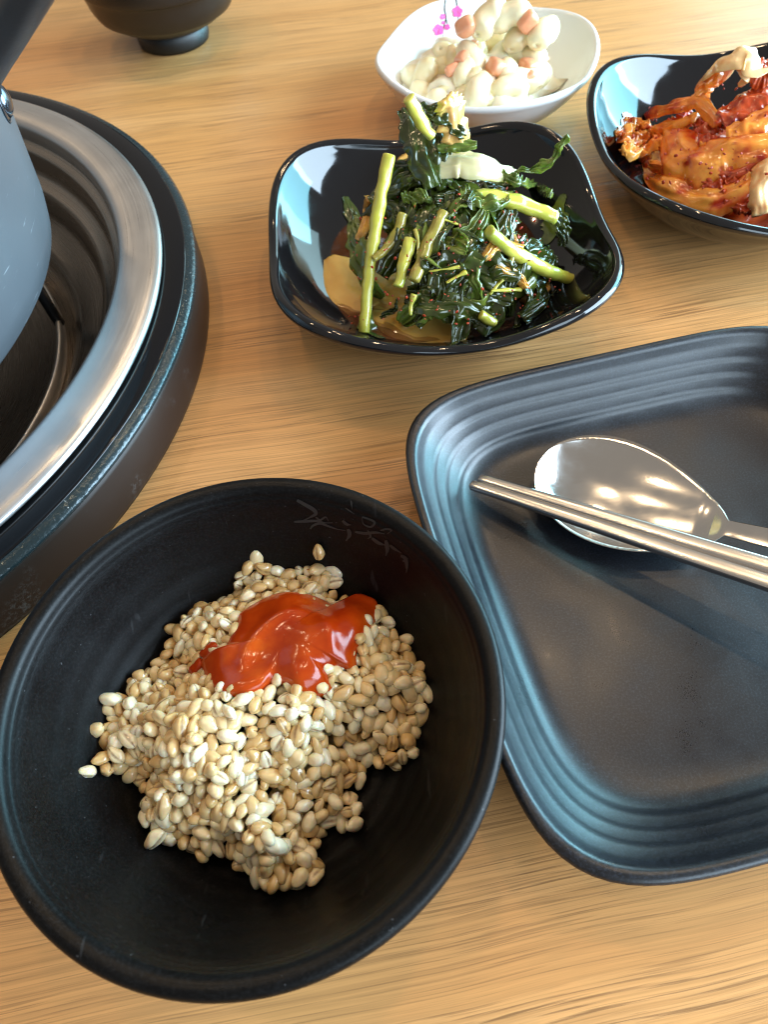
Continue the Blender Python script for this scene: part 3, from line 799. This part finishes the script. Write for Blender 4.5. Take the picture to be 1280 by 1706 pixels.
def on_dome(bvh, pts, lift=0., far=.3, straight=False):
    P, N_ = [], []
    for p in pts:
        h_, n_ = hitf(bvh, *p, far); P.append(h_ + n_ * lift); N_.append(n_)
    if straight:                                    # even run of distances, clear of the heap
        D = np.array([np.linalg.norm(p - CAM) for p in P]); lin = np.linspace(D[0], D[-1], len(D)); lin -= max(0, (lin - D).max())
        P = [CAM + pray(*q)[1] * l for q, l in zip(pts, lin)]
    return P, np.mean(N_, 0)
KL = [ # name part, points, width px, thickness, material, lift, curl, wave, label
 (c4((880, 460), (950, 260), (1080, 210), (1140, 300), (1120, 430)), 42, .004, 'kimchi_pale', .010, -.12, .0012, 'curled pale cabbage rib on top of the kimchi'),
 (c4((430, 610), (600, 530), (720, 490), (870, 540), (970, 650)), 22, .004, 'kimchi', .006, -.15, .001, 'long thin orange cabbage strip arching over the kimchi'),
 (c4((640, 720), (720, 880), (850, 880), (1010, 810), (1320, 770)), 52, .0045, 'kimchi', .005, -.14, .0015, 'broad orange cabbage leaf folded across the kimchi'),
 (c4((390, 970), (560, 1030), (720, 1090), (900, 1140), (1100, 1060), (1330, 900)), 38, .0045, 'kimchi', .003, -.12, .0015, 'long orange cabbage strip along the dish wall'),
 (c4((1380, 860), (1290, 920), (1210, 1080), (1230, 1240)), 30, .005, 'kimchi_pale', .006, -.12, .001, 'white cabbage rib lying at the edge of the kimchi'),
 (c4((760, 470), (830, 380), (920, 260)), 22, .003, 'kimchi', .003, -.2, .002, 'orange leaf edge beside the curled cabbage rib'),
 (c4((440, 720), (600, 660), (800, 600)), 20, .0035, 'kimchi', .004, -.15, .001, 'short orange strip below the long arching one'),
 (c4((370, 930), (440, 850), (530, 760), (560, 720)), 16, .003, 'kimchi', .004, -.2, .002, 'narrow yellow orange leaf curl in the kimchi'),
 (c4((500, 900), (600, 920), (680, 880), (640, 800), (560, 790)), 16, .003, 'kimchi', .003, -.2, .002, 'frilly yellow orange leaf ring in the kimchi'),
 (c4((960, 640), (1080, 560), (1200, 480), (1300, 420)), 44, .004, 'kimchi_red', .006, -.15, .002, 'dark red chilli coated leaf below the curled rib'),
 (c4((1140, 230), (1230, 260), (1330, 250)), 40, .004, 'kimchi_red', .004, -.15, .002, 'red chilli coated leaf beside the curled rib'),
 (c4((1000, 700), (1150, 660), (1320, 560)), 34, .0035, 'kimchi', .005, -.15, .001, 'orange strip above the broad folded leaf'),
 (c4((800, 1000), (980, 960), (1200, 900), (1330, 850)), 30, .004, 'kimchi_red', .002, -.1, .002, 'red strip between the broad leaf and the long strip'),
 (c4((1000, 1130), (1120, 1170), (1200, 1190)), 22, .0035, 'kimchi_red', .002, -.1, .002, 'dark red scrap beside the white rib'),
]
for i, (pts, wpx, th_, mt, lift, curl, wave, lab) in enumerate(KL):
    P, N_ = on_dome(kd, pts, lift, math.hypot(*kc) + .006); w_ = (1.55 if i in (2, 3, 9, 11) else 1.2) * wpx / pxscale(P[len(P) // 2])
    o = obj('cabbage_kimchi', rest_in(slab(P, lambda s, w_=w_: w_ * (.75 + .3 * math.sin(math.pi * s) ** .6), th_, N_, 56, 21, curl * 1.6, wave * .7, (2.5, 1.3), .0017, 90, i + 1, .3 * math.sin(i), .0004 if mt != 'kimchi_pale' else .00012, .3), kim_b, np.array(D_KIM[:2])), MAT[mt])
    tag(o, lab, 'kimchi', 'pieces of cabbage kimchi')
for i in range(13):                                  # frilly leaf ends of the clump by the dish wall
    x, y = random.uniform(310, 440), random.uniform(670, 850); a = random.uniform(-.9, 1.2); l = random.uniform(40, 75)
    P, N_ = on_dome(kd, c4((x - l * math.cos(a), y - l * math.sin(a)), (x + random.uniform(-15, 15), y + random.uniform(-15, 15)), (x + l * math.cos(a), y + l * math.sin(a))), .001 + .008 * random.random(), math.hypot(*kc) - .03)
    VF = slab(P, lambda s, w_=random.uniform(.008, .014): w_ * (.5 + .5 * math.sin(math.pi * s) ** .6), .0016, N_ + rng.normal(0, .35, 3), 34, 17, random.uniform(-.3, .2), .0012, (2.6, 2.2), .0040, 230, 120 + i, random.gauss(0, .6), .0004, .5)
    tag(obj('cabbage_frill', rest_in(VF, kim_b, np.array(D_KIM[:2])), MAT['kimchi']), 'frilly orange leaf end in the clump at the kimchi dish wall', 'kimchi', 'frilly leaf ends in the kimchi')
for i in range(26):                                  # small scraps filling the heap
    x, y = random.uniform(600, 1290), random.uniform(520, 1120)
    a = random.uniform(-.7, .5); l = random.uniform(50, 120)
    P, N_ = on_dome(kd, c4((x - l * math.cos(a), y - l * math.sin(a)), (x, y + random.uniform(-20, 20)), (x + l * math.cos(a), y + l * math.sin(a))), random.uniform(-.001, .003), math.hypot(*kc) + .006)
    VF = slab(P, lambda s, w_=random.uniform(.006, .012): w_ * (.55 + .5 * math.sin(math.pi * s) ** .6), random.uniform(.0018, .003), N_ + rng.normal(0, .3, 3), 30, 13, random.uniform(-.3, .1), .0015, (2.2, 1.5), .0026, 140, 70 + i, random.gauss(0, .5), .0004, .4)
    VF = rest_in(VF, kim_b, np.array(D_KIM[:2]))
    tag(obj('cabbage_scrap', VF, MAT[('kimchi_red', 'kimchi', 'kimchi_red')[i % 3]]), 'small red coated cabbage scrap between the larger kimchi strips', 'kimchi', 'small scraps in the kimchi')
for i in range(9):                                   # rest of the heap beyond the frame's edge
    a = random.uniform(-1.2, 1.2); r_ = random.uniform(.02, .045)
    c_ = np.array([kc[0] + .02 + r_ * math.cos(a), kc[1] + r_ * math.sin(a), .03]); b = random.uniform(0, 6.3); d_ = np.array([math.cos(b), math.sin(b), 0]) * .022
    P = [c_ - d_ + (0, 0, -.006), c_ + (0, 0, .006), c_ + d_ + (0, 0, -.006)]
    tag(obj('cabbage_kimchi', rest_in(slab(P, .018, .004, (0, 0, 1), 36, 17, -.15, .002, (2, 1.3), .0026, 110, 40 + i, 0, .0005, .35), kim_b, np.array(D_KIM[:2])), MAT[('kimchi', 'kimchi_red', 'kimchi_pale')[i % 3]]),
        'folded kimchi leaf in the far heap of the red kimchi dish', 'kimchi', 'more kimchi leaves in the heap')

# ================================================================== RADISH GREENS
rc = (D_RAD[0], D_RAD[1])
o2, crn = sup_out(rc[0], rc[1], D_RAD[2] * .66, D_RAD[3], 2.7)
def m_broth():
    w = NT('spicy_brown_broth'); v = w.coord(); f = w.noise(v, 60, 3)
    w.p(Base_Color=w.mix(f, (.14, .032, .005), (.24, .065, .010)), Roughness=.04, Specular_IOR_Level=.5, Alpha=.34)
    w.bump(w.noise(v, 70, 2), .08, .001); return w.m
MAT['broth'] = m_broth()
ZB_ = .0135
tag(obj('broth', loft([np.c_[o2, np.full(len(o2), ZB_)], np.c_[np.array(rc) + (o2 - rc) * .99, np.full(len(o2), ZB_ + .0004)], np.c_[np.array(rc) + (o2 - rc) * .5, np.full(len(o2), ZB_ + .0005)], np.c_[np.array(rc) + (o2 - rc) * .01, np.full(len(o2), ZB_ + .0005)]], True, True), MAT['broth']), 'thin brown red broth pooled under the radish greens', 'broth')
MAT['stem'] = m_food('pale_green_stem', (.50, .48, .045), (.68, .64, .13), .2, .25, 120, (.6, .8, .2), .12, .6, [((.50, .20, .02), 90, .62, .74), ((.30, .42, .06), 40, .5, .7)])
MAT['stem_olive'] = m_food('olive_stem', (.30, .24, .04), (.42, .36, .07), .2, .2, 120, (.6, .7, .2), .12, .6, [((.40, .14, .02), 90, .55, .7)])
MAT['leaf'] = m_food('dark_wilted_leaf', (.020, .032, .005), (.055, .070, .010), .16, .0, 90, bumps=.55, coat=.6, spots=[((.07, .12, .02), 40, .58, .72)])
MAT['leaf_green'] = m_food('green_leaf', (.09, .14, .020), (.21, .26, .04), .18, .1, 90, (.5, 1., .2), .45, .6, [((.02, .05, .012), 50, .5, .66)])
MAT['radish'] = m_food('pickled_radish', (.58, .27, .040), (.78, .48, .13), .12, .35, 45, (1., .6, .2), .08, .6, sscale=.004)
MAT['rib_pale'] = m_food('pale_leaf_rib', (.62, .55, .26), (.74, .70, .46), .2, .3, 60, (.9, .8, .4), .12, .5, [((.42, .48, .10), 35, .5, .66), ((.62, .30, .07), 80, .62, .75)])
MAT['rib_orange'] = m_food('orange_stained_rib', (.72, .38, .10), (.80, .56, .22), .2, .3, 60, (.9, .6, .3), .25, .5, [((.45, .50, .08), 45, .48, .62)])
rd_ = dome_bvh((rc[0] + .006, rc[1] - .002), .010, .044, .060, .85)
def g5(*pts): return [(520 + x / 4.264, 180 + y / 4.264) for x, y in pts]
def g6(*pts): return [(760 + x / 4.266, 180 + y / 4.266) for x, y in pts]
# radish slices lying in the broth
for pts, w_, zz, lab in ((g5((130, 1080), (260, 1250), (420, 1430)), .038, .0131, 'round brown stained radish slice half sunk in the broth'),
                         (g5((430, 1440), (700, 1500), (960, 1560), (1120, 1600)), .034, .0131, 'long yellow radish slice floating in the broth'),
                         (g5((400, 1180), (540, 1290), (720, 1400)), .030, .0136, 'yellow radish slice under the long upright stem'),
                         (g6((480, 1380), (560, 1300), (640, 1240)), .016, .0140, 'orange radish slice in the broth below the bent stem'),
                         (g5((620, 400), (740, 350), (840, 310)), .016, .0330, 'brown radish slice behind the top leaf')):
    P = [un(x, y, zz) for x, y in pts]
    tag(obj('radish_slice', slab(P, lambda s, w_=w_: w_ * math.sin(math.pi * (.04 + .92 * s)) ** .5, .0035, (0, 0, 1), 40, 15, -.04, .0004, (1, 1), .0012, 60, w_ * 1000, 0, .0002, .12), MAT['radish']), lab, 'radish', 'radish slices in the greens')
random.seed(23)
# dark wilted leaves: crumpled folds heaped over the dome
lspots = []
for i in range(62):
    x, y = random.gauss(775, 62), random.gauss(405, 62)
    if ((x - 768) / 135) ** 2 + ((y - 415) / 122) ** 2 > 1 or (x > 800 and y < 325): continue
    lspots.append((x, y))
lspots += [(730, 275), (700, 258), (690, 280), (585, 392), (600, 430), (640, 340), (660, 315), (625, 365), (690, 290), (720, 265), (700, 235), (735, 245), (915, 395), (905, 425), (880, 480), (905, 495), (610, 535), (800, 500), (770, 520), (830, 505), (850, 480), (720, 480), (750, 500), (700, 450), (745, 380), (760, 440), (800, 450), (730, 420)]
for i, (x, y) in enumerate(lspots):
    if x < 700 and y > 440 and i < 62: continue
    h_, n_ = hitf(rd_, x, y, rc[1] + .012)
    a = random.gauss(1.2, .7); l = random.uniform(.012, .024); w_ = random.uniform(.009, .020)
    n_ = n_ + rng.normal(0, .3, 3); n_ /= np.linalg.norm(n_)
    Rl = align((math.cos(a), math.sin(a), 0), n_)
    P = [h_ + Rl @ np.array([-l, random.uniform(-.003, .003), -.004]), h_ + Rl @ np.array([-l * .3, random.uniform(-.003, .003), .001]), h_ + Rl @ np.array([l * .4, random.uniform(-.004, .004), .0005]), h_ + Rl @ np.array([l, random.uniform(-.003, .003), -.005])]
    VF = slab(P, lambda s, w_=w_: w_ * (.35 + .65 * math.sin(math.pi * (.08 + .84 * s))) , .0009, n_, 36, 23, random.uniform(-.4, .1), .0010, (random.uniform(.3, .9), random.uniform(2., 4.5)), .0046, 105, i + 3, random.gauss(0, .8), .0005, .3)
    g = (i % 4 == 0)
    VF = rest_in(VF, rad_b, np.array(rc))
    tag(obj('wilted_leaf', VF, MAT['leaf_green' if g else 'leaf']), 'wilted dark green radish leaf crumpled in the heap of greens' if not g else 'brighter green crumpled radish leaf in the heap of greens', 'leaf', 'wilted radish leaves' if not g else 'brighter radish leaves')
for pts, wpx, lab, mt, lf in ((g6((790, 262), (720, 350), (640, 440), (520, 490), (400, 520)), 17, 'slender green frond lying up against the dish wall', 'leaf_green', .006),
                          (g6((310, 535), (450, 580), (560, 620), (650, 660)), 24, 'bright green leaf tip beyond the level stem', 'leaf_green', .006),
                          (g6((700, 760), (760, 900), (740, 1000)), 26, 'dark leaf hanging past the end of the level stem', 'leaf', .004),
                          (g6((20, 660), (100, 720), (240, 760), (330, 700)), 30, 'glossy green leaf wrapped below the level stem', 'leaf_green', .008),
                          (g5((760, 130), (860, 160), (970, 200), (1060, 330)), 34, 'dark green leaf around the top stem', 'leaf', .012),
                          (g5((800, 470), (790, 560), (760, 640)), 20, 'bright green leaf fold beside the pale rib', 'leaf_green', .010),
                          (g5((690, 730), (760, 710), (860, 740)), 24, 'yellow green leaf fold under the pale rib', 'leaf_green', .008),
                          (g6((660, 1330), (760, 1300), (860, 1260)), 16, 'dark leaf shred under the end of the bent stem', 'leaf', .003),
                          (g5((490, 1480), (560, 1440), (630, 1370)), 12, 'dark leaf shred floating on the yellow radish slice', 'leaf', .0)):
    P, N_ = on_dome(rd_, pts, lf, rc[1] + .012); w_ = wpx / pxscale(P[1])
    tag(obj('radish_leaf', slab(P, lambda s, w_=w_: w_ * (.3 + .7 * math.sin(math.pi * (.1 + .85 * s))), .0012, N_, 40, 17, -.12, .0014, (3.2, 2.6), .0035, 200, len(lab)), MAT[mt]), lab, 'leaf', 'single radish leaves')
ST = [(g5((550, 335), (500, 570), (445, 890), (402, 1200), (368, 1590)), 21, 'stem', .010, .0, 'long straight pale stem leaning over the broth'),
      (g5((645, 750), (600, 890), (530, 990), (440, 1075)), 16, 'stem_olive', .008, .0, 'short curved olive stem touching the long straight stem'),
      (g5((700, 930), (655, 1090), (612, 1265)), 20, 'stem', .007, .0, 'short yellow green stem hanging over the radish slice'),
      (g5((935, 740), (860, 890), (790, 1050), (725, 1225)), 21, 'stem_olive', .005, .0, 'olive stem beside the short yellow green stem'),
      (g5((690, -70), (740, 30), (800, 130), (850, 190)), 24, 'stem', .016, .0, 'stem standing up at the top of the greens'),
      (g6((40, 640), (280, 640), (500, 695), (710, 780)), 28, 'stem', .012, .0, 'thick level stem crossing the top of the greens'),
      (g6((235, 880), (400, 1010), (600, 1130), (780, 1205), (910, 1245)), 24, 'stem', .012, .0, 'bent bright green stem ending by the dish wall'),
      (g6((175, 1470), (280, 1530)), 18, 'stem', .004, .0, 'small stem stub by the broth'),
      (g6((330, 740), (380, 850), (420, 960)), 14, 'stem_olive', .008, .0, 'thin stem under the thick level stem')]
for pts, wpx, mt, lf, _, lab in ST:
    P, N_ = on_dome(rd_, pts, lf, rc[1] + .012, True)
    r_ = .5 * wpx / pxscale(P[len(P) // 2])
    tag(obj('radish_stalk', tube(P, lambda s, r_=r_: r_ * (1 + .08 * math.sin(5 * s)), 14, 34, .0008, 220, .85), MAT[mt]), lab, 'stalk', 'radish stalks')
for pts, wpx, mt, lf, th_, lab in ((g5((780, 590), (880, 500), (1040, 470), (1200, 510), (1330, 620)), 58, 'rib_pale', .012, .004, 'broad cream rib curving over the greens'),
                              (g5((960, 30), (1000, 170), (1060, 380)), 56, 'rib_orange', .010, .0025, 'orange stained frilly rib at the top of the greens'),
                              (g5((880, 400), (1000, 380), (1150, 375)), 22, 'leaf_green', .013, .002, 'green skin strip behind the cream rib'),
                              (g6((160, 1100), (230, 1030), (300, 1010), (400, 1040)), 20, 'radish', .007, .004, 'small yellow radish chunk below the bent stem'),
                              (g6((330, 740), (420, 790), (520, 830), (600, 850)), 14, 'rib_pale', .009, .003, 'thin yellow rib under the thick level stem'),
                              (g6((240, 1150), (320, 1190), (400, 1230), (440, 1290)), 18, 'radish', .006, .004, 'frayed orange radish scrap among dark leaves'),
                              (g5((400, 680), (440, 780), (420, 900), (380, 980)), 18, 'radish', .005, .003, 'orange scrap behind the long straight stem'),
                              (g5((660, 640), (700, 600), (780, 560)), 16, 'rib_orange', .007, .003, 'orange rib end beside the green leaf fold')):
    P, N_ = on_dome(rd_, pts, lf, rc[1] + .012); w_ = wpx / pxscale(P[1])
    tag(obj('radish_rib', slab(P, lambda s, w_=w_: w_ * (.6 + .45 * math.sin(math.pi * s) ** .7), th_, N_, 44, 19, -.16, .0006, (2, 1.2), .0020 if 'frilly' in lab else .0016, 150 if 'frilly' in lab else 140, len(lab), 0, .0003, .35 if 'frilly' in lab else .15), MAT[mt]), lab, 'radish rib', 'radish leaf ribs')
for i in range(14):                                  # thin leaf veins and shreds of stalk among the leaves
    x, y = random.gauss(775, 65), random.gauss(410, 55)
    if not (640 < x < 930 and 300 < y < 530): continue
    a = random.gauss(1.9, .7); l = random.uniform(14, 28)
    P, N_ = on_dome(rd_, [(x - l * math.cos(a), y - l * math.sin(a)), (x + random.uniform(-5, 5), y), (x + l * math.cos(a), y + l * math.sin(a))], random.uniform(.004, .008), rc[1] + .012)
    r_ = random.uniform(.0009, .0020)
    tag(obj('leaf_vein', tube(P, lambda s, r_=r_: r_ * (1 - .6 * s), 8, 18, .0006, 260, .6), MAT[('stem', 'stem_olive', 'leaf_green', 'stem')[i % 4]]), 'thin green shred of stalk lying among the wilted leaves', 'stalk', 'thin stalk shreds in the greens')
def flakes(bvh, n, box, lift, size, sg=None):
    parts = []
    for _ in range(n):
        x, y = random.uniform(box[0], box[2]), random.uniform(box[1], box[3])
        h_, n_ = hit(bvh, x, y)
        if h_ is None: continue
        r_ = size * random.uniform(.5, 1.3)
        parts.append(superell(h_ + n_ * (lift + random.uniform(-.002, .004)), (r_, r_ * .7, r_ * .35), rrot(), .8, 6, 5))
    return join(*parts)
tag(obj('chilli_flakes', flakes(rd_, 260, (600, 250, 925, 540), .006, .0008), MAT['flake'], kind='stuff'), 'fine red chilli flakes sprinkled over the radish greens', 'chilli flakes')
tag(obj('chilli_flakes', flakes(kd, 110, (1060, 130, 1300, 340), .007, .0010), MAT['flake'], kind='stuff'), 'fine red chilli flakes stuck on the cabbage kimchi', 'chilli flakes')
